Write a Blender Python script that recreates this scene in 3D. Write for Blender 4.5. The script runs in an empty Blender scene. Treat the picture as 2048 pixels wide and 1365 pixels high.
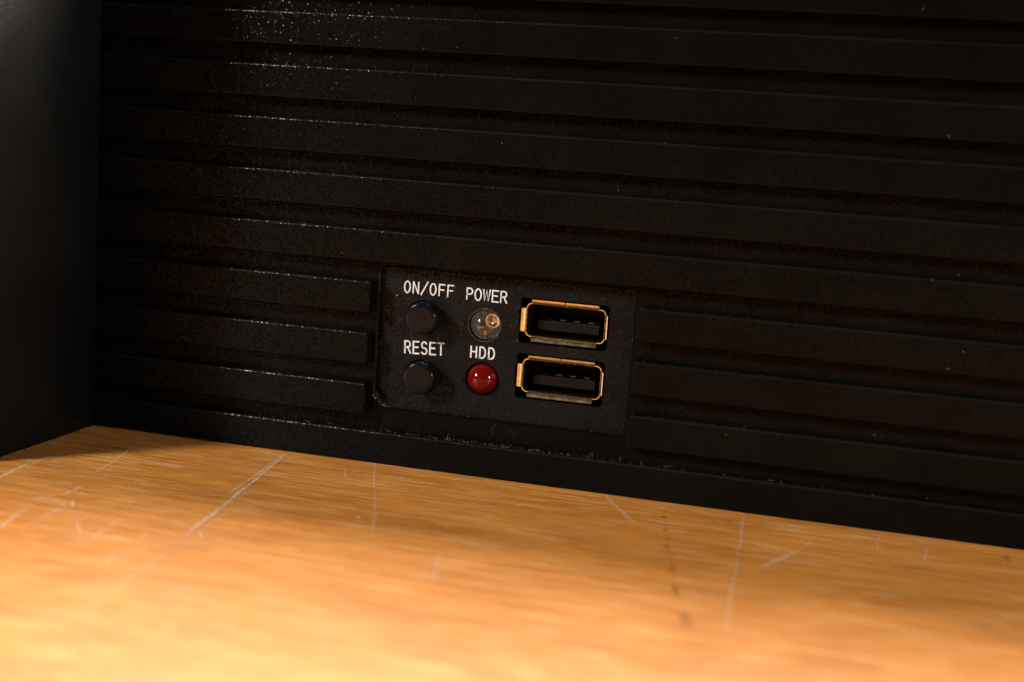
import bpy, bmesh, math, random
from mathutils import Vector, Matrix
random.seed(7)
S = 0.001                       # everything below is written in millimetres
scene = bpy.context.scene
COL = scene.collection

# ------------------------------------------------------------------ camera
CAM = Vector((49.642, -197.106, 53.745))
RGT = Vector((0.96486682, 0.2537538, 0.06812514))
UP = Vector((-0.10367191, 0.12944775, 0.98615182))
FWD = Vector((-0.24142113, 0.95856783, -0.15120698))
cd = bpy.data.cameras.new('camera')
cam = bpy.data.objects.new('camera', cd)
COL.objects.link(cam)
m = Matrix((RGT, UP, -FWD)).transposed().to_4x4()
m.translation = CAM * S
cam.matrix_world = m
cd.sensor_width = 36.0
cd.lens = 45.97
cd.clip_start = 0.005
cd.clip_end = 50.0
cd.dof.use_dof = True
cd.dof.focus_distance = 0.2085
cd.dof.aperture_fstop = 12.0
scene.camera = cam

# ------------------------------------------------------------------ world, lamps, exposure
w = bpy.data.worlds.new('World')
scene.world = w
w.use_nodes = True
w.node_tree.nodes['Background'].inputs[0].default_value = (1.0, 0.93, 0.84, 1)
w.node_tree.nodes['Background'].inputs[1].default_value = 0.014
scene.view_settings.view_transform = 'Standard'
scene.view_settings.look = 'None'
scene.view_settings.exposure = 0.0
scene.view_settings.gamma = 1.0

def area(name, loc, target, power, sx, sy, color, shape='ELLIPSE'):
    d = bpy.data.lights.new(name, 'AREA')
    d.shape = shape
    d.size, d.size_y = sx, sy
    d.energy = power
    d.color = color
    o = bpy.data.objects.new(name, d)
    COL.objects.link(o)
    o.location = loc
    o.rotation_euler = (Vector(target) - Vector(loc)).to_track_quat('-Z', 'Y').to_euler()
    return o
TGT = (-0.01, 0.0, 0.02)
def polar(v, r):
    return tuple(Vector(TGT) + Vector(v).normalized() * r)
area('studio_lamp_left', polar((-0.69, -0.68, 0.46), 0.85), TGT, 10.5, 0.13, 0.19, (1.0, 0.97, 0.93))
area('studio_lamp_right', polar((0.89, -0.37, 0.27), 0.85), TGT, 5.0, 0.11, 0.15, (1.0, 0.96, 0.90))
area('softbox_behind', (0.02, 0.58, 0.95), (0.02, 0.0, 0.0), 49.0, 1.1, 0.55, (1.0, 0.89, 0.83), 'RECTANGLE')

# ------------------------------------------------------------------ materials
def new_mat(name):
    mt = bpy.data.materials.new(name)
    mt.use_nodes = True
    nt = mt.node_tree
    return mt, nt, nt.nodes['Principled BSDF']
def coords(nt, sx=1000.0, sy=1000.0, sz=1000.0):
    tc = nt.nodes.new('ShaderNodeTexCoord')
    mp = nt.nodes.new('ShaderNodeMapping')
    mp.inputs['Scale'].default_value = (sx, sy, sz)
    nt.links.new(tc.outputs['Object'], mp.inputs['Vector'])
    return mp.outputs['Vector']
def noise(nt, vec, scale, detail=2.0, rough=0.5):
    n = nt.nodes.new('ShaderNodeTexNoise')
    n.inputs['Scale'].default_value = scale
    n.inputs['Detail'].default_value = detail
    n.inputs['Roughness'].default_value = rough
    nt.links.new(vec, n.inputs['Vector'])
    return n.outputs['Fac']
def math_node(nt, op, a, b=None, clamp=False):
    n = nt.nodes.new('ShaderNodeMath')
    n.operation = op
    n.use_clamp = clamp
    for i, v in enumerate((a, b)):
        if v is None: continue
        if isinstance(v, (int, float)): n.inputs[i].default_value = v
        else: nt.links.new(v, n.inputs[i])
    return n.outputs[0]
def ramp(nt, fac, stops):
    r = nt.nodes.new('ShaderNodeValToRGB')
    e = r.color_ramp.elements
    while len(e) < len(stops): e.new(0.5)
    for i, (p, c) in enumerate(stops):
        e[i].position = p
        e[i].color = c if len(c) == 4 else (*c, 1)
    nt.links.new(fac, r.inputs['Fac'])
    return r.outputs['Color']
def mix(nt, fac, a, b, mode='MIX'):
    n = nt.nodes.new('ShaderNodeMix')
    n.data_type = 'RGBA'
    n.blend_type = mode
    for i, v in ((0, fac), (6, a), (7, b)):
        if isinstance(v, (int, float)): n.inputs[i].default_value = v
        elif isinstance(v, tuple): n.inputs[i].default_value = v if len(v) == 4 else (*v, 1)
        else: nt.links.new(v, n.inputs[i])
    return n.outputs[2]
def bump(nt, h, dist, strength=1.0, normal=None):
    b = nt.nodes.new('ShaderNodeBump')
    b.inputs['Distance'].default_value = dist
    b.inputs['Strength'].default_value = strength
    nt.links.new(h, b.inputs['Height'])
    if normal is not None: nt.links.new(normal, b.inputs['Normal'])
    return b.outputs['Normal']

def powder(name, base, rough, grain, height, spec, cell, tilt):
    mt, nt, p = new_mat(name)
    v = coords(nt)
    n1 = noise(nt, v, grain, 1.5, 0.55)
    n2 = noise(nt, v, grain * 0.22, 2.0)
    big = noise(nt, v, 0.06, 3.0)
    p.inputs['Base Color'].default_value = (*base, 1)
    c = ramp(nt, big, [(0.3, tuple(x * 0.8 for x in base)), (0.7, tuple(x * 1.25 for x in base))])
    # stray dust motes lying on the paint
    vo = nt.nodes.new('ShaderNodeTexVoronoi')
    vo.inputs['Scale'].default_value = 0.55
    nt.links.new(v, vo.inputs['Vector'])
    mote = math_node(nt, 'LESS_THAN', vo.outputs['Distance'], 0.035)
    sep = nt.nodes.new('ShaderNodeSeparateColor')
    nt.links.new(vo.outputs['Color'], sep.inputs[0])
    pick = math_node(nt, 'GREATER_THAN', sep.outputs[0], 0.90)
    mote = math_node(nt, 'MULTIPLY', mote, pick)
    c = mix(nt, mote, c, (0.20, 0.19, 0.17))
    nt.links.new(c, p.inputs['Base Color'])
    p.inputs['Roughness'].default_value = rough
    p.inputs['Specular IOR Level'].default_value = spec
    h = math_node(nt, 'ADD', n1, math_node(nt, 'MULTIPLY', n2, 0.8))
    nb = bump(nt, h, height)
    # grains of the paint: little facets, each tipped its own way, some of them glossier
    fv = nt.nodes.new('ShaderNodeTexVoronoi')
    fv.inputs['Scale'].default_value = cell
    nt.links.new(v, fv.inputs['Vector'])
    def vm(op, a_, b_=None, sc=None):
        n = nt.nodes.new('ShaderNodeVectorMath')
        n.operation = op
        for i, q in enumerate((a_, b_)):
            if q is None: continue
            if isinstance(q, tuple): n.inputs[i].default_value = q
            else: nt.links.new(q, n.inputs[i])
        if sc is not None: n.inputs['Scale'].default_value = sc
        return n.outputs['Vector']
    tip = vm('SCALE', vm('SUBTRACT', fv.outputs['Color'], (0.5, 0.5, 0.5)), None, tilt)
    nt.links.new(vm('NORMALIZE', vm('ADD', nb, tip)), p.inputs['Normal'])
    return mt

M_POWDER = powder('black_powder_coat', (0.0028, 0.0026, 0.0022), 0.16, 4.0, 0.00002, 0.065, 5.2, 0.25)
M_EDGE = powder('highlight_edge_paint', (0.006, 0.0056, 0.005), 0.20, 4.0, 0.00002, 0.24, 5.0, 0.22)  # lighter and glossier paint that builds up the bright line on upper edges
M_PANEL = powder('black_textured_panel_paint', (0.0064, 0.0063, 0.0061), 0.20, 3.6, 0.00004, 0.10, 4.6, 0.36)
M_HANDLE = powder('black_satin_paint', (0.0080, 0.0080, 0.0076), 0.42, 5.5, 0.00001, 0.035, 4.0, 0.12)
M_BODY = powder('black_sheet_metal_paint', (0.01, 0.01, 0.01), 0.4, 4.0, 0.00004, 0.3, 4.0, 0.1)

def plain(name, base, rough, metallic=0.0, spec=0.5, grain=None):
    mt, nt, p = new_mat(name)
    p.inputs['Base Color'].default_value = (*base, 1)
    p.inputs['Roughness'].default_value = rough
    p.inputs['Metallic'].default_value = metallic
    p.inputs['Specular IOR Level'].default_value = spec
    if grain:
        v = coords(nt)
        n = noise(nt, v, grain[0], 3.0)
        nt.links.new(bump(nt, n, grain[1]), p.inputs['Normal'])
        r = math_node(nt, 'MULTIPLY_ADD', noise(nt, v, grain[0] * 0.4, 2.0), 0.25)
        r.node.inputs[2].default_value = max(0.02, rough - 0.12)
        nt.links.new(r, p.inputs['Roughness'])
        c = ramp(nt, noise(nt, v, grain[0] * 0.5, 3.0), [(0.3, tuple(x * 0.75 for x in base)), (0.7, tuple(min(1, x * 1.2) for x in base))])
        nt.links.new(c, p.inputs['Base Color'])
    return mt
M_BUTTON = plain('dark_grey_button_plastic', (0.0048, 0.0050, 0.0054), 0.15, 0.0, 0.13, (2.2, 0.000006))
M_STEEL = plain('tinned_steel', (0.84, 0.74, 0.50), 0.20, 1.0, 0.5, (3.0, 0.000004))
M_TONGUE = plain('black_connector_plastic', (0.003, 0.003, 0.003), 0.4, 0.0, 0.15, (2.0, 0.00001))
M_GOLD = plain('gold_contact', (0.42, 0.26, 0.08), 0.35, 1.0)
M_COPPER = plain('copper_lead', (0.95, 0.55, 0.36), 0.32, 1.0)
M_CUP = plain('silvered_reflector', (0.78, 0.66, 0.52), 0.28, 1.0)
M_DIE = plain('pale_phosphor', (0.7, 0.65, 0.45), 0.4)
M_INK = plain('white_screen_print', (0.56, 0.55, 0.535), 0.6, 0.0, 0.2, (3.5, 0.00001))
M_DUST = plain('pale_lint', (0.17, 0.135, 0.095), 0.9, 0.0, 0.2)
M_RIM = plain('glossy_rim', (0.03, 0.03, 0.03), 0.18, 0.0, 0.6)
M_GREY = plain('dark_grey_resin', (0.28, 0.278, 0.272), 0.35)
M_HOLE = plain('black_void', (0.003, 0.003, 0.003), 0.8, 0.0, 0.1)

mt, nt, p = new_mat('clear_epoxy'); M_CLEAR = mt
p.inputs['Base Color'].default_value = (0.97, 0.97, 0.96, 1)
p.inputs['Roughness'].default_value = 0.035
p.inputs['IOR'].default_value = 1.5
p.inputs['Transmission Weight'].default_value = 1.0
mt, nt, p = new_mat('red_epoxy'); M_RED = mt
p.inputs['Base Color'].default_value = (0.10, 0.002, 0.0008, 1)
p.inputs['Roughness'].default_value = 0.08
p.inputs['Specular IOR Level'].default_value = 0.30
p.inputs['IOR'].default_value = 1.52
p.inputs['Subsurface Weight'].default_value = 0.35
p.inputs['Subsurface Radius'].default_value = (1.0, 0.08, 0.05)
p.inputs['Subsurface Scale'].default_value = 0.001
p.inputs['Coat Weight'].default_value = 0.0
p.inputs['Coat Roughness'].default_value = 0.02

# ---- wood: oiled board with grain along X, scratches and pits with shapes of their own
def wood_material():
    mt, nt, p = new_mat('varnished_wood')
    v = coords(nt)
    def grain(sx, sy, det, rough=0.55, off=0.0):
        mp = nt.nodes.new('ShaderNodeMapping')
        mp.inputs['Scale'].default_value = (sx, sy, 1)
        mp.inputs['Location'].default_value = (off, off * 1.7, off)
        mp.inputs['Rotation'].default_value = (0, 0, math.radians(1.2))
        nt.links.new(v, mp.inputs['Vector'])
        return noise(nt, mp.outputs['Vector'], 1.0, det, rough)
    fine = grain(0.10, 2.3, 4.0, 0.68)
    mid = grain(0.045, 0.85, 4.0, 0.62, 11.0)
    wide = grain(0.012, 0.085, 3.0, 0.55, 37.0)
    blot = grain(0.045, 0.10, 4.0, 0.6, 71.0)
    f = math_node(nt, 'MULTIPLY', fine, 0.38)
    f = math_node(nt, 'ADD', f, math_node(nt, 'MULTIPLY', mid, 0.30))
    f = math_node(nt, 'ADD', f, math_node(nt, 'MULTIPLY', wide, 0.08))
    f = math_node(nt, 'ADD', f, math_node(nt, 'MULTIPLY', blot, 0.22))
    c = ramp(nt, f, [(0.36, WOOD[0]), (0.47, WOOD[1]), (0.56, WOOD[2]), (0.67, WOOD[3])])
    # pale short flecks along the grain
    f2 = ramp(nt, grain(0.05, 1.15, 3.0, 0.6, 51.0), [(0.56, (0, 0, 0)), (0.64, (1, 1, 1))])
    c = mix(nt, math_node(nt, 'MULTIPLY', f2, 0.38), c, (0.76, 0.43, 0.17))
    d2 = ramp(nt, grain(0.06, 1.0, 3.0, 0.6, 91.0), [(0.57, (0, 0, 0)), (0.66, (1, 1, 1))])
    c = mix(nt, math_node(nt, 'MULTIPLY', d2, 0.40), c, (0.26, 0.088, 0.010))
    fl = grain(0.13, 3.0, 2.0, 0.5, 5.0)
    fl = ramp(nt, fl, [(0.60, (0, 0, 0)), (0.68, (1, 1, 1))])
    c = mix(nt, math_node(nt, 'MULTIPLY', fl, 0.42), c, (0.80, 0.56, 0.30))
    dk = grain(0.16, 2.8, 2.0, 0.5, 23.0)
    dk = ramp(nt, dk, [(0.62, (0, 0, 0)), (0.70, (1, 1, 1))])
    c = mix(nt, math_node(nt, 'MULTIPLY', dk, 0.5), c, (0.20, 0.075, 0.014))
    nt.links.new(c, p.inputs['Base Color'])
    p.inputs['Specular IOR Level'].default_value = 0.65
    rg = math_node(nt, 'MULTIPLY_ADD', mid, 0.25)
    rg.node.inputs[2].default_value = 0.36
    nt.links.new(rg, p.inputs['Roughness'])
    h = math_node(nt, 'ADD', math_node(nt, 'MULTIPLY', fine, 0.6), math_node(nt, 'MULTIPLY', mid, 0.4))
    nt.links.new(bump(nt, h, 0.00003), p.inputs['Normal'])
    return mt
WOOD = [(0.27, 0.080, 0.007), (0.45, 0.158, 0.017), (0.57, 0.218, 0.030), (0.73, 0.36, 0.095)]
SCRATCHES = [
    ((-36.8, -0.08), (-29.45, -51.17), 0.267, 0.95, False),
    ((-37.08, -0.25), (-35.17, -17.33), 0.167, 0.7, True),
    ((-29.45, -51.17), (-26.15, -78.74), 0.256, 0.2, True),
    ((-36.28, -7.42), (-34.06, -27.83), 0.129, 0.55, True),
    ((-33.01, -22.63), (-31.61, -37.89), 0.12, 0.4, True),
    ((-67.98, -26.07), (-66.92, -37.38), 0.307, 0.8, True),
    ((-67.97, -19.56), (-67.56, -23.34), 0.158, 0.6, True),
    ((-68.03, -21.07), (-66.5, -33.32), 0.157, 0.4, True),
    ((-54.22, -32.18), (-54.11, -39.35), 0.146, 0.6, True),
    ((-54.99, -39.24), (-56.19, -43.33), 0.212, 0.6, True),
    ((-55.06, -44.39), (-51.59, -58.31), 0.206, 0.55, True),
    ((-59.84, -10.95), (-57.17, -23.34), 0.179, 0.5, True),
    ((-57.96, -7.45), (-58.44, -16.58), 0.124, 0.4, True),
    ((-57.62, -21.51), (-56.37, -26.94), 0.155, 0.45, True),
    ((-58.56, -26.85), (-56.99, -26.63), 0.151, 0.45, True),
    ((-41.13, -44.5), (-39.7, -54.54), 0.27, 0.4, True),
    ((-51.05, -42.79), (-49.78, -52.57), 0.207, 0.3, True),
    ((-22.48, 1.69), (-15.57, -16.19), 0.132, 0.5, True),
    ((-15.57, -16.19), (-8.23, -36.04), 0.151, 0.3, True),
    ((-7.42, -3.81), (-6.23, -1.42), 0.174, 0.7, True),
    ((-6.23, -1.42), (-4.13, 0.81), 0.112, 0.5, True),
    ((-24.48, -6.09), (-22.22, -11.08), 0.12, 0.5, True),
    ((-22.71, -5.8), (-21.24, -8.48), 0.096, 0.5, True),
    ((4.17, 0.26), (2.88, -6.09), 0.104, 0.45, True),
    ((2.55, -7.86), (-2.59, -19.71), 0.1, 0.35, True),
    ((16.48, 0.38), (23.53, -13.28), 0.126, 0.55, True),
    ((16.56, -0.87), (23.03, -12.98), 0.078, 0.4, True),
    ((38.46, -1.44), (39.33, -21.68), 0.266, 0.38, True),
    ((39.33, -21.68), (40.47, -52.88), 0.308, 0.35, True),
    ((47.0, -15.9), (42.65, -26.51), 0.279, 0.5, True),
    ((49.25, -9.17), (47.0, -15.9), 0.216, 0.25, True),
    ((59.75, -6.69), (62.27, -4.11), 0.18, 0.6, True),
    ((62.27, -4.11), (67.27, -1.83), 0.16, 0.6, True),
    ((58.21, -2.46), (58.02, -10.35), 0.221, 0.3, True),
    ((65.14, -5.25), (63.99, -13.69), 0.216, 0.35, True),
    ((2.33, -39.74), (5.1, -51.12), 0.261, 0.35, True),
    ((29.76, -3.67), (31.63, -1.48), 0.121, 0.5, True),
    ((33.65, -4.56), (36.2, -7.78), 0.105, 0.4, True),
    ((39.61, -4.6), (49.77, -2.41), 0.097, 0.35, True),
    ((-13.49, -28.86), (-12.72, -30.08), 0.155, 0.8, False),
    ((5.83, -13.16), (6.24, -12.34), 0.186, 0.7, False),
    ((49.89, -1.5), (50.19, -1.91), 0.165, 0.95, False),
    ((54.77, -3.14), (55.06, -3.53), 0.133, 0.8, False),
    ((64.49, -12.97), (64.75, -13.08), 0.173, 0.7, False),
    ((-45.53, -14.56), (-41.21, -14.57), 0.095, 0.35, True),
    ((-43.76, -28.57), (-33.12, -27.32), 0.088, 0.35, True),
    ((-62.47, -34.26), (-50.34, -35.23), 0.095, 0.4, True),
    ((-51.24, -40.09), (-38.09, -38.61), 0.105, 0.35, True),
    ((-40.69, -39.45), (-34.32, -38.51), 0.111, 0.4, True),
    ((-50.64, -26.67), (-45.39, -25.68), 0.097, 0.4, True),
    ((-29.3, -50.41), (-15.07, -51.08), 0.16, 0.25, True),
]
PITS = [
    ((-36.47, -0.18), (-29.12, -51.27), 0.16, 0.45),
    ((26.56, -4.78), (27.06, -5.11), 0.363, 0.78),
    ((26.75, -8.2), (27.81, -8.22), 0.477, 0.676),
    ((27.97, -14.53), (28.61, -15.0), 0.576, 0.624),
    ((29.2, -22.16), (29.69, -22.65), 0.442, 0.78),
    ((31.35, -32.06), (31.74, -32.53), 0.522, 0.78),
    ((32.88, -38.51), (33.56, -41.77), 0.502, 0.52),
    ((35.06, -47.63), (36.52, -52.19), 0.853, 0.455),
    ((27.02, -6.9), (33.14, -40.0), 0.3, 0.16),
    ((75.75, -3.46), (75.84, -7.83), 0.573, 0.35),
]

M_WOOD = wood_material()

# ------------------------------------------------------------------ mesh helpers (millimetres in, metres out)
def link(name, bm, mat, parent=None, smooth=False):
    me = bpy.data.meshes.new(name)
    bm.normal_update()
    bm.to_mesh(me)
    bm.free()
    me.materials.append(mat)
    if smooth:
        for f in me.polygons: f.use_smooth = True
    o = bpy.data.objects.new(name, me)
    COL.objects.link(o)
    if parent is not None: o.parent = parent
    return o
def copy_of(src, parent, offset):
    o = src.copy()
    COL.objects.link(o)
    o.parent = parent
    o.location = src.location + Vector(offset) * S
    return o
def box_bm(x0, x1, y0, y1, z0, z1, bev=0.0, seg=2):
    bm = bmesh.new()
    bmesh.ops.create_cube(bm, size=1.0)
    for v in bm.verts:
        v.co = Vector((x0 + (v.co.x + .5) * (x1 - x0), y0 + (v.co.y + .5) * (y1 - y0), z0 + (v.co.z + .5) * (z1 - z0))) * S
    if bev > 0:
        bmesh.ops.bevel(bm, geom=list(bm.edges), offset=bev * S, segments=seg, profile=0.5, affect='EDGES')
    return bm
def rrect(x0, x1, z0, z1, r, n=8):
    """rounded rectangle; r is one radius or four (bl, br, tr, tl)"""
    rs = (r,) * 4 if isinstance(r, (int, float)) else r
    out = []
    for (cx, cz, sx, sz, a0), rr in zip(((x0, z0, 1, 1, 180), (x1, z0, -1, 1, 270), (x1, z1, -1, -1, 0), (x0, z1, 1, -1, 90)), rs):
        if rr <= 0: out.append((cx, cz)); continue
        for k in range(n + 1):
            a = math.radians(a0 + 90 * k / n)
            out.append((cx + sx * rr + rr * math.cos(a), cz + sz * rr + rr * math.sin(a)))
    return out
def circle(cx, cz, r, n=40):
    return [(cx + r * math.cos(2 * math.pi * k / n), cz + r * math.sin(2 * math.pi * k / n)) for k in range(n)]
def offset_loop(lp, d):
    """push a loop outward (counter-clockwise loops) by d"""
    out = []
    n = len(lp)
    for i in range(n):
        p0, p1, p2 = Vector(lp[i - 1]), Vector(lp[i]), Vector(lp[(i + 1) % n])
        a, b = (p1 - p0).normalized(), (p2 - p1).normalized()
        na, nb = Vector((a.y, -a.x)), Vector((b.y, -b.x))
        nn = (na + nb).normalized()
        out.append(tuple(p1 + nn * (d / max(0.35, nn.dot(na)))))
    return out
def ring(bm, lp, y):
    return [bm.verts.new(Vector((x, y, z)) * S) for x, z in lp]
def bridge(bm, a, b):
    n = len(a)
    for i in range(n):
        bm.faces.new((a[i], a[(i + 1) % n], b[(i + 1) % n], b[i]))
def plate_bm(outer, holes, y0, y1, chamfer=0.2):
    """plate in the XZ plane, front at y0, back at y1, with chamfered through-holes"""
    bm = bmesh.new()
    o0 = ring(bm, outer, y0)
    edges = [bm.edges.new((o0[i], o0[(i + 1) % len(o0)])) for i in range(len(o0))]
    o1 = ring(bm, outer, y1)
    walls = []
    for h in holes:
        r0 = ring(bm, offset_loop(h, chamfer), y0)
        edges += [bm.edges.new((r0[i], r0[(i + 1) % len(r0)])) for i in range(len(r0))]
        walls.append((r0, ring(bm, h, y0 + chamfer), ring(bm, h, y1)))
    bmesh.ops.triangle_fill(bm, edges=edges, use_beauty=True, use_dissolve=False, normal=(0, -1, 0))
    bridge(bm, o0, o1)
    for a, b, c in walls:
        bridge(bm, b, a); bridge(bm, c, b)
    bmesh.ops.recalc_face_normals(bm, faces=bm.faces)
    return bm
def lathe_bm(cx, cz, prof, n=40):
    """revolve (radius, y) profile round the Y axis through (cx, cz)"""
    bm = bmesh.new()
    rings = []
    for r, y in prof:
        if r < 1e-6: rings.append([bm.verts.new(Vector((cx, y, cz)) * S)])
        else: rings.append(ring(bm, circle(cx, cz, r, n), y))
    for a, b in zip(rings, rings[1:]):
        if len(a) == 1 and len(b) > 1:
            for i in range(n): bm.faces.new((a[0], b[i], b[(i + 1) % n]))
        elif len(b) == 1 and len(a) > 1:
            for i in range(n): bm.faces.new((a[i], b[0], a[(i + 1) % n]))
        else: bridge(bm, a, b)
    bmesh.ops.recalc_face_normals(bm, faces=bm.faces)
    return bm
def tube_into(bm, pts, r0, r1=None, n=5):
    r1 = r0 if r1 is None else r1
    prev = None
    for i, q in enumerate(pts):
        q = Vector(q)
        t = (Vector(pts[min(i + 1, len(pts) - 1)]) - Vector(pts[max(i - 1, 0)])).normalized()
        u = t.orthogonal().normalized(); v = t.cross(u)
        r = r0 + (r1 - r0) * i / max(1, len(pts) - 1)
        cur = [bm.verts.new((q + (u * math.cos(2 * math.pi * k / n) + v * math.sin(2 * math.pi * k / n)) * r) * S) for k in range(n)]
        if prev:
            for k in range(n): bm.faces.new((prev[k], prev[(k + 1) % n], cur[(k + 1) % n], cur[k]))
        prev = cur
def thing(name, label, cat, loc=(0, 0, 0)):
    o = bpy.data.objects.new(name, None)
    COL.objects.link(o)
    o.location = loc
    o.empty_display_size = 0.02
    o['label'] = label
    o['category'] = cat
    return o

# ------------------------------------------------------------------ the table
bm = box_bm(-700, 700, -450, 650, -38, 0, 2.0, 3)
table = link('wooden_table', bm, M_WOOD)
table['label'] = 'honey coloured wooden tabletop with fine grain and pale scratches under the black equipment'
table['category'] = 'table'

def marks(name, items, mat, label):
    """scuffs on the varnish: ragged hair-thin ribbons lying on the table, faint where the scuff is faint"""
    bm = bmesh.new()
    lay_s = bm.verts.layers.float.new('strength')
    lay_e = bm.verts.layers.float.new('across')
    for idx, it in enumerate(items):
        A, B, wd, st = Vector(it[0]), Vector(it[1]), it[2], it[3]
        ln = (B - A).length
        n = max(3, int(ln / 0.5))
        d = (B - A).normalized(); nr = Vector((-d.y, d.x))
        ph = random.uniform(0, 6)
        prev = None
        for i in range(n + 1):
            t = i / n
            c = A + (B - A) * t + nr * (0.10 * math.sin(ph + t * ln * 0.35) + random.uniform(-0.03, 0.03))
            wloc = wd * random.uniform(0.65, 1.25)
            end = min(1.0, 5 * t + 0.15, 5 * (1 - t) + 0.15)
            s_ = st * end * random.uniform(0.75, 1.1)
            row = []
            for e in (-1, 0, 1):
                v = bm.verts.new((c.x * S + nr.x * e * wloc * S, c.y * S + nr.y * e * wloc * S, (0.012 + 0.0006 * idx) * S))
                v[lay_s] = s_
                v[lay_e] = abs(e)
                row.append(v)
            if prev:
                bm.faces.new((prev[0], prev[1], row[1], row[0]))
                bm.faces.new((prev[1], prev[2], row[2], row[1]))
            prev = row
    bmesh.ops.recalc_face_normals(bm, faces=bm.faces)
    for f in bm.faces:
        if f.normal.z < 0: f.normal_flip()
    o = link(name, bm, mat, table)
    o['kind'] = 'stuff'
    o['label'] = label
    return o
def mark_material(name, col, rough, grain):
    mt, nt, p = new_mat(name)
    p.inputs['Base Color'].default_value = (*col, 1)
    p.inputs['Roughness'].default_value = rough
    at = nt.nodes.new('ShaderNodeAttribute'); at.attribute_name = 'strength'
    ac = nt.nodes.new('ShaderNodeAttribute'); ac.attribute_name = 'across'
    v = coords(nt)
    br = noise(nt, v, grain, 3.0, 0.7)
    br = ramp(nt, br, [(0.36, (0.15, 0.15, 0.15)), (0.56, (1, 1, 1))])
    soft = math_node(nt, 'SUBTRACT', 1.0, ac.outputs['Fac'], True)
    soft = math_node(nt, 'POWER', soft, 0.8)
    al = math_node(nt, 'MULTIPLY', math_node(nt, 'MULTIPLY', at.outputs['Fac'], br), soft, True)
    nt.links.new(al, p.inputs['Alpha'])
    return mt
SCRATCHES = [(a, b, w_ * 1.45, min(1.0, st * 1.25), br) for a, b, w_, st, br in SCRATCHES]
_r = random.Random(21)
for i in range(230):            # fine scuffs along the grain, thickest by the left cheek
    x = -78 + abs(_r.gauss(0, 26)) if i < 160 else _r.uniform(-75, 75)
    y = -_r.uniform(1.5, 62) if i < 160 else -_r.uniform(1, 70)
    ln = _r.uniform(1.0, 7.0)
    an = _r.gauss(0.02, 0.06) if _r.random() < 0.8 else _r.uniform(-1.4, 1.4)
    SCRATCHES.append(((x, y), (x + ln * math.cos(an), y + ln * math.sin(an)), _r.uniform(0.07, 0.20), _r.uniform(0.25, 0.8), True))
marks('scratches', [(a, b, w_ * _r.uniform(0.75, 1.3), min(1.0, st * _r.uniform(0.75, 1.1)), br) for a, b, w_, st, br in SCRATCHES], mark_material('scuffed_varnish', (0.74, 0.58, 0.42), 0.5, 1.5), 'pale scratches across the wood')
marks('dark_spots', PITS, mark_material('dark_pits', (0.045, 0.02, 0.008), 0.6, 0.9), 'row of small dark spots in the wood')

# ------------------------------------------------------------------ the machine
DEV = thing('rack_computer', 'black ribbed equipment front with two buttons, two indicator lamps and two sockets', 'computer')
XL, XR = -98.0, 396.0             # ends of the ribbed front; the cheeks stand on its face
CHL, CHR = -73.75, 372.0           # inner faces of the two cheeks
TOP = 88.5
PITCH = 8.37
Y_BASE = 2.4                      # groove floor
Y_CTRL = 3.4                      # control plate face
BAYL, BAYR = -24.12, 19.25        # the ribs stop here beside the control bay

# chassis box behind the front: open towards the plate
bm = box_bm(XL, XR, 3.6, 430, 0.6, TOP - 0.6)
bmesh.ops.delete(bm, geom=[f for f in bm.faces if all(abs(v.co.y - 3.6 * S) < 1e-7 for v in f.verts)], context='FACES')
link('chassis', bm, M_BODY, DEV)

# base plate with the rounded opening for the controls
bay = rrect(-23.3, 18.6, 9.05, 32.2, (2.4, 2.0, 1.2, 1.0))
link('base_plate', plate_bm([(XL - 0.5, 0.5), (XR + 0.5, 0.5), (XR + 0.5, TOP), (XL - 0.5, TOP)], [bay], Y_BASE, Y_CTRL - 0.003, 0.28), M_POWDER, DEV)

# ribs: upper arrises get paler, shinier paint than the faces to strengthen their highlight
def highlight_edges(o):
    o.data.materials.append(M_EDGE)
    for f in o.data.polygons:
        if 0.05 < f.normal.z < 0.999 and abs(f.normal.x) < 0.05: f.material_index = 1
    return o
def slat(x0, x1, z0, z1, bev=0.32):
    return highlight_edges(link('slat', box_bm(x0, x1, 0.0, Y_BASE + 0.25, z0, z1, bev, 5), M_POWDER, DEV))
H = 5.25
ZTOP0 = 71.67
k = -12
while k <= 7:
    zt = ZTOP0 - k * PITCH
    z0, z1 = zt - H, zt
    if z1 < TOP + 0.5:
        if k < 5:
            slat(XL + 0.05, XR - 0.05, z0, z1)
        else:
            slat(XL + 0.05, BAYL, z0, z1)
            slat(BAYR, XR - 0.05, z0, z1)
    k += 1
highlight_edges(link('bottom_rail', box_bm(XL + 0.05, XR - 0.05, 0.0, Y_BASE + 0.3, 0.02, 5.32, 0.32, 5), M_POWDER, DEV))

# side cheeks standing proud of the front, round-nosed
def cheek(x0, x1, rounded_front):
    bm = bmesh.new()
    r = rounded_front
    prof = [(x0, -0.004), (x0, -34.0 + r)]
    n = 10
    for i in range(1, n + 1):
        a = math.radians(180 + 90 * i / n)
        prof.append((x0 + r + r * math.cos(a), -34.0 + r + r * math.sin(a)))
    for i in range(0, n + 1):
        a = math.radians(270 + 90 * i / n)
        prof.append((x1 - r + r * math.cos(a), -34.0 + r + r * math.sin(a)))
    prof.append((x1, -0.004))
    lo = [bm.verts.new(Vector((x, y, 0.02)) * S) for x, y in prof]
    hi = [bm.verts.new(Vector((x, y, TOP + 1)) * S) for x, y in prof]
    bridge(bm, lo, hi)
    bm.faces.new(list(reversed(lo))); bm.faces.new(hi)
    bmesh.ops.recalc_face_normals(bm, faces=bm.faces)
    o = link('side_cheek', bm, M_HANDLE, DEV)
    for f in o.data.polygons:
        f.use_smooth = abs(f.normal.z) < 0.5
    return o
cheek(XL, CHL, 8.0)
cheek(CHR, XR, 8.0)

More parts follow.
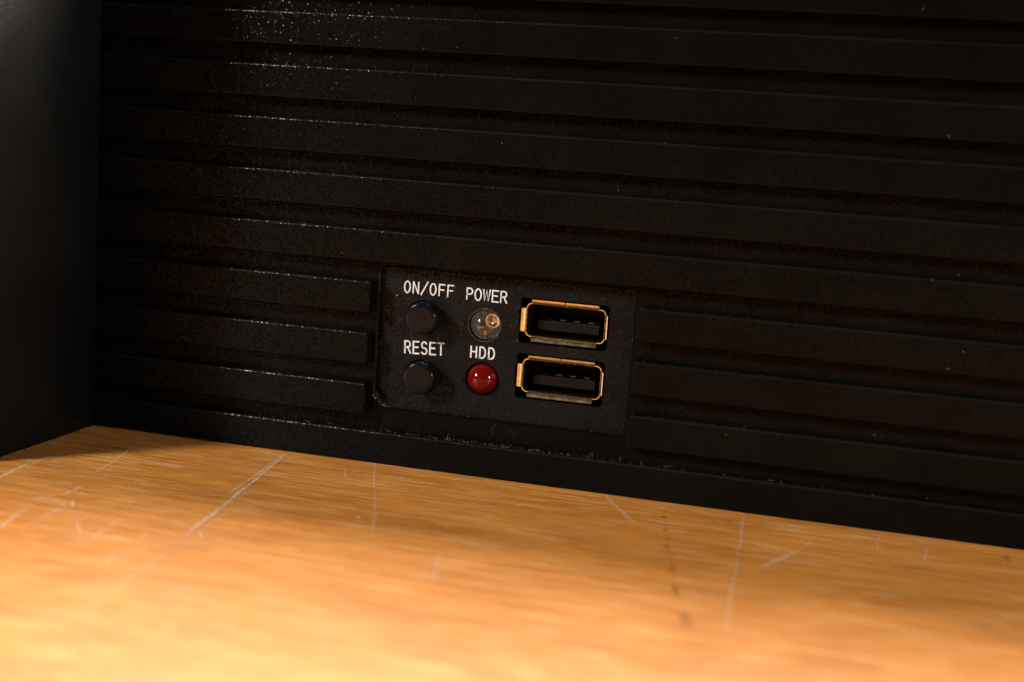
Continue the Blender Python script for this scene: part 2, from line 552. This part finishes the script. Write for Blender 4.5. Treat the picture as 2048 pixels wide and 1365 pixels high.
# control plate
BTN = [(-15.95, 24.35), (-15.78, 14.62)]       # hole centres on the plate
LED = [(-5.55, 24.22), (-5.42, 15.42)]
USBC = [(7.45, 25.75), (7.45, 16.78)]          # socket centres
def usb_hole(c):
    return rrect(c[0] - 7.35, c[0] + 7.05, c[1] - 3.75, c[1] + 3.42, (0.35, 0.75, 0.5, 0.5), 4)
holes = [usb_hole(c) for c in USBC] + [circle(*c, 2.78) for c in BTN] + [circle(*c, 2.66) for c in LED]
link('control_plate', plate_bm(rrect(-28, 24, 4.5, 36.5, 0.5), holes, Y_CTRL, Y_CTRL + 1.3, 0.16), M_PANEL, DEV)

# push buttons
def button(c):
    r = 2.62
    prof = [(0, 0.22), (r - 0.75, 0.22)]
    for i in range(1, 7):
        a = math.radians(90 * i / 6)
        prof.append((r - 0.45 + 0.45 * math.sin(a), 0.67 - 0.45 * math.cos(a)))
    prof += [(r, 9.0), (0, 9.0)]
    o = link('push_button', lathe_bm(c[0], c[1], prof, 56), M_BUTTON, DEV, True)
    o.data.set_sharp_from_angle(angle=math.radians(40))
    return o
b = button((-15.42, 24.55)); b['label'] = 'upper dark grey push button under the ON/OFF lettering'
b = button((-15.27, 14.82)); b['label'] = 'lower dark grey push button under the RESET lettering'

# indicator lamps
def dome(c, r, y_apex, y_back, n=14):
    prof = []
    for i in range(n + 1):
        a = math.radians(90 * i / n)
        prof.append((r * math.sin(a), y_apex + r - r * math.cos(a)))
    return lathe_bm(c[0], c[1], prof + [(r, y_back - 0.2), (r - 0.2, y_back), (0, y_back)], 48)
def led(c, y_apex, label, mat, inside):
    root = bpy.data.objects.new('indicator_lamp', None)
    COL.objects.link(root); root.parent = DEV
    root.empty_display_size = 0.003
    root['label'] = label
    lens = link('lens', dome(c, 2.48, y_apex, y_apex + 8.4), mat, root, True)
    lens.data.set_sharp_from_angle(angle=math.radians(35))
    link('socket_ring', lathe_bm(c[0], c[1], [(2.75, Y_CTRL + 1.32), (2.75, 14.0), (0, 14.0)], 40), M_GREY if inside else M_HOLE, root)
    if inside:
        link('bezel_rim', lathe_bm(c[0], c[1], [(2.62, Y_CTRL + 0.2), (2.67, Y_CTRL - 0.05), (2.76, Y_CTRL - 0.05), (2.80, Y_CTRL + 0.1)], 48), M_RIM, root)
        link('lamp_base', lathe_bm(c[0], c[1], [(0, y_apex + 5.2), (2.2, y_apex + 5.2), (2.2, y_apex + 6.0), (0, y_apex + 6.0)], 32), M_GREY, root)
        y = y_apex + 3.7
        cx, cz = c[0] + 0.20, c[1] + 0.17
        link('reflector_cup', lathe_bm(cx, cz, [(0.60, y + 1.3), (0.60, y), (0.50, y), (0.26, y + 0.5), (0, y + 0.5)], 32), M_CUP, root)
        link('light_die', box_bm(cx - 0.13, cx + 0.13, y + 0.33, y + 0.499, cz - 0.13, cz + 0.13), M_DIE, root)
        bm = bmesh.new()
        lx, lz = c[0] - 0.30, c[1]
        path = [(lx - 0.55, y - 0.1, lz - 0.42), (lx - 0.2, y - 0.25, lz - 0.28), (lx + 0.08, y - 0.1, lz - 0.52), (lx - 0.06, y + 0.1, lz - 0.85), (lx + 0.05, y + 0.5, lz - 1.15), (lx + 0.05, y + 4.0, lz - 1.2)]
        tube_into(bm, path, 0.17, 0.2, 8)
        link('lead', bm, M_COPPER, root, True)
        bm = bmesh.new()
        tube_into(bm, [(cx, y + 1.3, cz), (cx, y + 4.8, cz)], 0.3, 0.3, 8)
        link('lead', bm, M_CUP, root, True)
    return root
led(LED[0], 1.85, 'clear round lamp under the POWER lettering', M_CLEAR, True)
led(LED[1], 1.45, 'dark red round lamp under the HDD lettering', M_RED, False)

# sockets
def flare_bm(horizontal, a0, a1, base, out, y_in, y_out, th=0.16):
    """bent lip: runs from a0 to a1 along the opening, curls outward from base by out"""
    bm = bmesh.new()
    n = 5
    prof = []
    for i in range(n + 1):
        t = i / n
        ang = t * math.pi / 2
        prof.append((base + out * (1 - math.cos(ang)) * 0.55 + out * 0.45 * t, y_in + (y_out - y_in) * math.sin(ang)))
    sgn = 1 if out > 0 else -1
    back = [(q + sgn * 0.02, yy + th) for q, yy in prof]
    loop = prof + back[::-1]
    def vert(a, q, y):
        return bm.verts.new(Vector((a, y, q) if horizontal else (q, y, a)) * S)
    e = 0.07
    A = [vert(a0 + (e if j in (n, n + 1) else 0), q, y) for j, (q, y) in enumerate(loop)]
    B = [vert(a1 - (e if j in (n, n + 1) else 0), q, y) for j, (q, y) in enumerate(loop)]
    bridge(bm, A, B)
    bm.faces.new(A[::-1]); bm.faces.new(B)
    bmesh.ops.recalc_face_normals(bm, faces=bm.faces)
    return bm
def usb_socket(c):
    root = bpy.data.objects.new('usb_socket', None)
    COL.objects.link(root); root.parent = DEV
    root.location = Vector((c[0], 0, c[1])) * S
    root.empty_display_size = 0.006
    # shell: rounded tube with thickness
    bm = bmesh.new()
    x0, x1, z0, z1 = -6.2, 6.4, -2.55, 2.62
    inn = rrect(x0, x1, z0, z1, 0.75, 5)
    out = offset_loop(inn, 0.14)
    yf, yb = 3.72, 13.0
    a, b_, c2, d = ring(bm, inn, yf), ring(bm, out, yf), ring(bm, inn, yb), ring(bm, out, yb)
    bridge(bm, a, b_); bridge(bm, b_, d); bridge(bm, c2, a)
    bm.faces.new(c2)
    bmesh.ops.recalc_face_normals(bm, faces=bm.faces)
    link('metal_shell', bm, M_STEEL, root)
    yi, yo = 3.74, 3.18
    for args in ((True, -5.42, -0.06, z1, 0.72), (True, 0.06, 5.42, z1, 0.72), (True, -5.25, 5.35, z0, -0.80), (False, -1.85, 1.88, x0, -0.82), (False, -1.85, 1.95, x1, 0.50)):
        h, a0, a1, base, o = args
        link('lip', flare_bm(h, a0, a1, base, o, yi, yo), M_STEEL, root, False)
    # backing, tongue and contacts
    link('backing', box_bm(x0 + 0.05, x1 - 0.05, 11.9, 12.8, z0 + 0.05, z1 - 0.05), M_TONGUE, root)
    link('lining', box_liner(x0 + 0.03, x1 - 0.03, 5.2, 11.95, z0 + 0.03, z1 - 0.03), M_TONGUE, root)
    link('tongue', box_bm(-4.95, 5.2, 5.9, 11.9, -1.75, -0.1, 0.18, 2), M_TONGUE, root)
    for xc in (-3.4, -1.05, 1.25, 3.6):
        link('contact', box_bm(xc - 0.5, xc + 0.5, 7.4, 11.8, -0.15, 0.07, 0.06, 1), M_GOLD, root)
    return root
def box_liner(x0, x1, y0, y1, z0, z1):
    bm = bmesh.new()
    a = ring(bm, rrect(x0, x1, z0, z1, 0.7, 4), y0)
    b_ = ring(bm, rrect(x0, x1, z0, z1, 0.7, 4), y1)
    bridge(bm, b_, a)
    return bm
u = usb_socket(USBC[0]); u['label'] = 'upper metal socket beside the POWER lamp'
u = usb_socket(USBC[1]); u['label'] = 'lower metal socket beside the HDD lamp'

# ---- screen-printed words, drawn stroke by stroke
def arc(cx, cz, rx, rz, a0, a1, n=14):
    return [(cx + rx * math.cos(math.radians(a0 + (a1 - a0) * i / n)), cz + rz * math.sin(math.radians(a0 + (a1 - a0) * i / n))) for i in range(n + 1)]
GL = {
 'O': [(arc(.5, .5, .46, .5, 0, 360, 28)[:-1], True)],
 'N': [([(.07, 0), (.07, 1)], False), ([(.07, 1), (.93, 0)], False), ([(.93, 0), (.93, 1)], False)],
 '/': [([(-.02, -.06), (1.02, 1.10)], False)],
 'F': [([(.10, 0), (.10, .99), (.98, .99)], False), ([(.10, .53), (.84, .53)], False)],
 'P': [([(.10, 0), (.10, .99), (.55, .99)] + arc(.55, .735, .37, .255, 90, -90) + [(.10, .48)], False)],
 'W': [([(.0, 1), (.23, .03), (.5, .93), (.77, .03), (1.0, 1)], False)],
 'E': [([(.95, .99), (.10, .99), (.10, .01), (.99, .01)], False), ([(.10, .53), (.86, .53)], False)],
 'R': [([(.08, 0), (.08, .99), (.52, .99)] + arc(.55, .745, .35, .245, 90, -90) + [(.08, .50)], False), ([(.52, .50), (.98, 0)], False)],
 'S': [(arc(.50, .745, .38, .255, 25, 270, 16) + arc(.50, .25, .42, .25, 90, -155, 16), False)],
 'T': [([(.0, .99), (1.0, .99)], False), ([(.5, .99), (.5, 0)], False)],
 'H': [([(.08, 0), (.08, 1)], False), ([(.92, 0), (.92, 1)], False), ([(.08, .53), (.92, .53)], False)],
 'D': [([(.08, 0), (.08, .99), (.42, .99)] + arc(.42, .5, .5, .49, 90, -90, 18) + [(.08, .01)], False)],
}
def word(text, x, z, pitch, cw, ch, tilt, stroke):
    bm = bmesh.new()
    lay = 0
    ct, st = math.cos(tilt), math.sin(tilt)
    for i, chh in enumerate(text):
        for pts, closed in GL[chh]:
            P = [Vector((i * pitch + px * cw, pz * ch)) for px, pz in pts]
            n = len(P)
            L, R_ = [], []
            y = Y_CTRL - 0.02 - 0.0025 * (lay % 6); lay += 1
            for j in range(n):
                p0 = P[j - 1] if (closed or j > 0) else None
                p2 = P[(j + 1) % n] if (closed or j < n - 1) else None
                d0 = (P[j] - p0).normalized() if p0 is not None else (p2 - P[j]).normalized()
                d1 = (p2 - P[j]).normalized() if p2 is not None else d0
                n0, n1 = Vector((-d0.y, d0.x)), Vector((-d1.y, d1.x))
                nn = (n0 + n1)
                nn = nn.normalized() if nn.length > 1e-4 else n0
                mlt = min(1.6, 1.0 / max(0.3, nn.dot(n0)))
                q = P[j].copy()
                if not closed and j == 0: q -= d0 * stroke * 0.32
                if not closed and j == n - 1: q += d0 * stroke * 0.32
                for sgn, lst in ((1, L), (-1, R_)):
                    k_ = q + nn * (sgn * stroke * 0.5 * mlt)
                    X = x + k_.x * ct - k_.y * st
                    Z = z + k_.x * st + k_.y * ct
                    lst.append(bm.verts.new(Vector((X, y, Z)) * S))
            for j in range(n if closed else n - 1):
                a, b_ = j, (j + 1) % n
                bm.faces.new((L[a], R_[a], R_[b_], L[b_]))
    bmesh.ops.recalc_face_normals(bm, faces=bm.faces)
    for f in bm.faces:
        if f.normal.y > 0: f.normal_flip()
    o = link('lettering', bm, M_INK, DEV)
    o['label'] = 'white printed word ' + text
word('ON/OFF', -19.48, 28.22, 1.465, 1.04, 1.84, 0.0, 0.22)
word('POWER', -8.93, 28.10, 1.42, 1.10, 1.82, 0.0, 0.225)
word('RESET', -18.85, 18.28, 1.43, 1.08, 1.98, 0.042, 0.25)
word('HDD', -7.62, 18.78, 1.50, 1.08, 1.80, 0.012, 0.25)

# ------------------------------------------------------------------ dust and lint lying in the grooves
bm = bmesh.new()
def speck(x, y, z, r):
    s = bmesh.ops.create_icosphere(bm, subdivisions=1, radius=r * S)
    sc = Vector((random.uniform(.5, 1.8), random.uniform(.5, 1.3), random.uniform(.4, 1.2)))
    for v in s['verts']:
        v.co = Vector((v.co.x * sc.x, v.co.y * sc.y, v.co.z * sc.z)) * random.uniform(.75, 1.2) + Vector((x, y, z)) * S
def fibre(x, y, z, ln, r, flat=0.5):
    a = random.uniform(0, math.pi * 2)
    pts = []
    q = Vector((x, y, z))
    d = Vector((math.cos(a), -0.25 * random.random(), math.sin(a) * flat)).normalized()
    for i in range(6):
        pts.append(tuple(q))
        d = (d + Vector((random.uniform(-.6, .6), random.uniform(-.25, .25), random.uniform(-.5, .5)))).normalized()
        q = q + d * ln / 5
    tube_into(bm, pts, r, r * 0.7, 4)
for i in range(330):                                 # ledge of the bottom rail, thickest under the control bay
    x = random.gauss(-2, 13) if random.random() < 0.75 else random.uniform(-45, 72)
    speck(x, random.uniform(0.5, 1.5), 5.33 + random.random() ** 3 * 0.35, random.choice((0.02, 0.03, 0.035, 0.05)))
for i in range(24):
    fibre(random.gauss(2, 17), random.uniform(0.5, 1.4), 5.4, random.uniform(0.3, 1.3), random.uniform(0.010, 0.020), 0.9)
for i in range(10):                                  # paler crumbs
    speck(random.gauss(0, 7), random.uniform(0.3, 1.2), 5.42, random.uniform(0.06, 0.10))
for i in range(70):                                  # lint in the lower left corner of the opening
    a = math.radians(random.uniform(176, 278))
    r = 2.4 + random.uniform(-0.25, 0.05)
    speck(-22.95 + 2.4 + r * math.cos(a), random.uniform(1.65, 2.7), 9.15 + 2.4 + r * math.sin(a), random.uniform(0.025, 0.06))
for i in range(60):                                  # along the bottom edge of the opening
    speck(random.uniform(-20, 17), random.uniform(1.7, 3.2), 9.2, random.uniform(0.015, 0.035))
for k in range(5, 8):                                # tops of the right-hand ribs
    zt = ZTOP0 - k * PITCH
    for i in range(26):
        speck(BAYR + abs(random.gauss(0, 14)), random.uniform(0.25, 1.5), zt + 0.02, random.uniform(0.015, 0.04))
for k in range(2, 5):
    zt = ZTOP0 - k * PITCH
    for i in range(16):
        speck(random.uniform(5, 65), random.uniform(0.1, 1.4), zt + 0.02, random.uniform(0.015, 0.035))
tube_into(bm, [(6.9, 3.05, 23.3), (7.05, 2.9, 22.9), (7.3, 2.95, 22.6), (7.25, 3.0, 22.1), (7.55, 3.1, 21.75)], 0.022, 0.016, 4)
speck(8.6, 3.3, 21.75, 0.07)
tube_into(bm, [(-2.1, 1.5, 8.6), (-2.5, 1.45, 8.1), (-2.9, 1.5, 7.7), (-2.6, 1.5, 7.2), (-2.2, 1.5, 6.9)], 0.011, 0.009, 4)
tube_into(bm, [(0.2, 1.5, 8.2), (0.7, 1.45, 7.9), (0.9, 1.5, 7.4), (1.2, 1.5, 7.1)], 0.008, 0.007, 4)
dust = link('dust', bm, M_DUST)
dust['kind'] = 'stuff'
dust['label'] = 'pale dust and lint caught on the ledges around the control opening'
dust['category'] = 'dust'
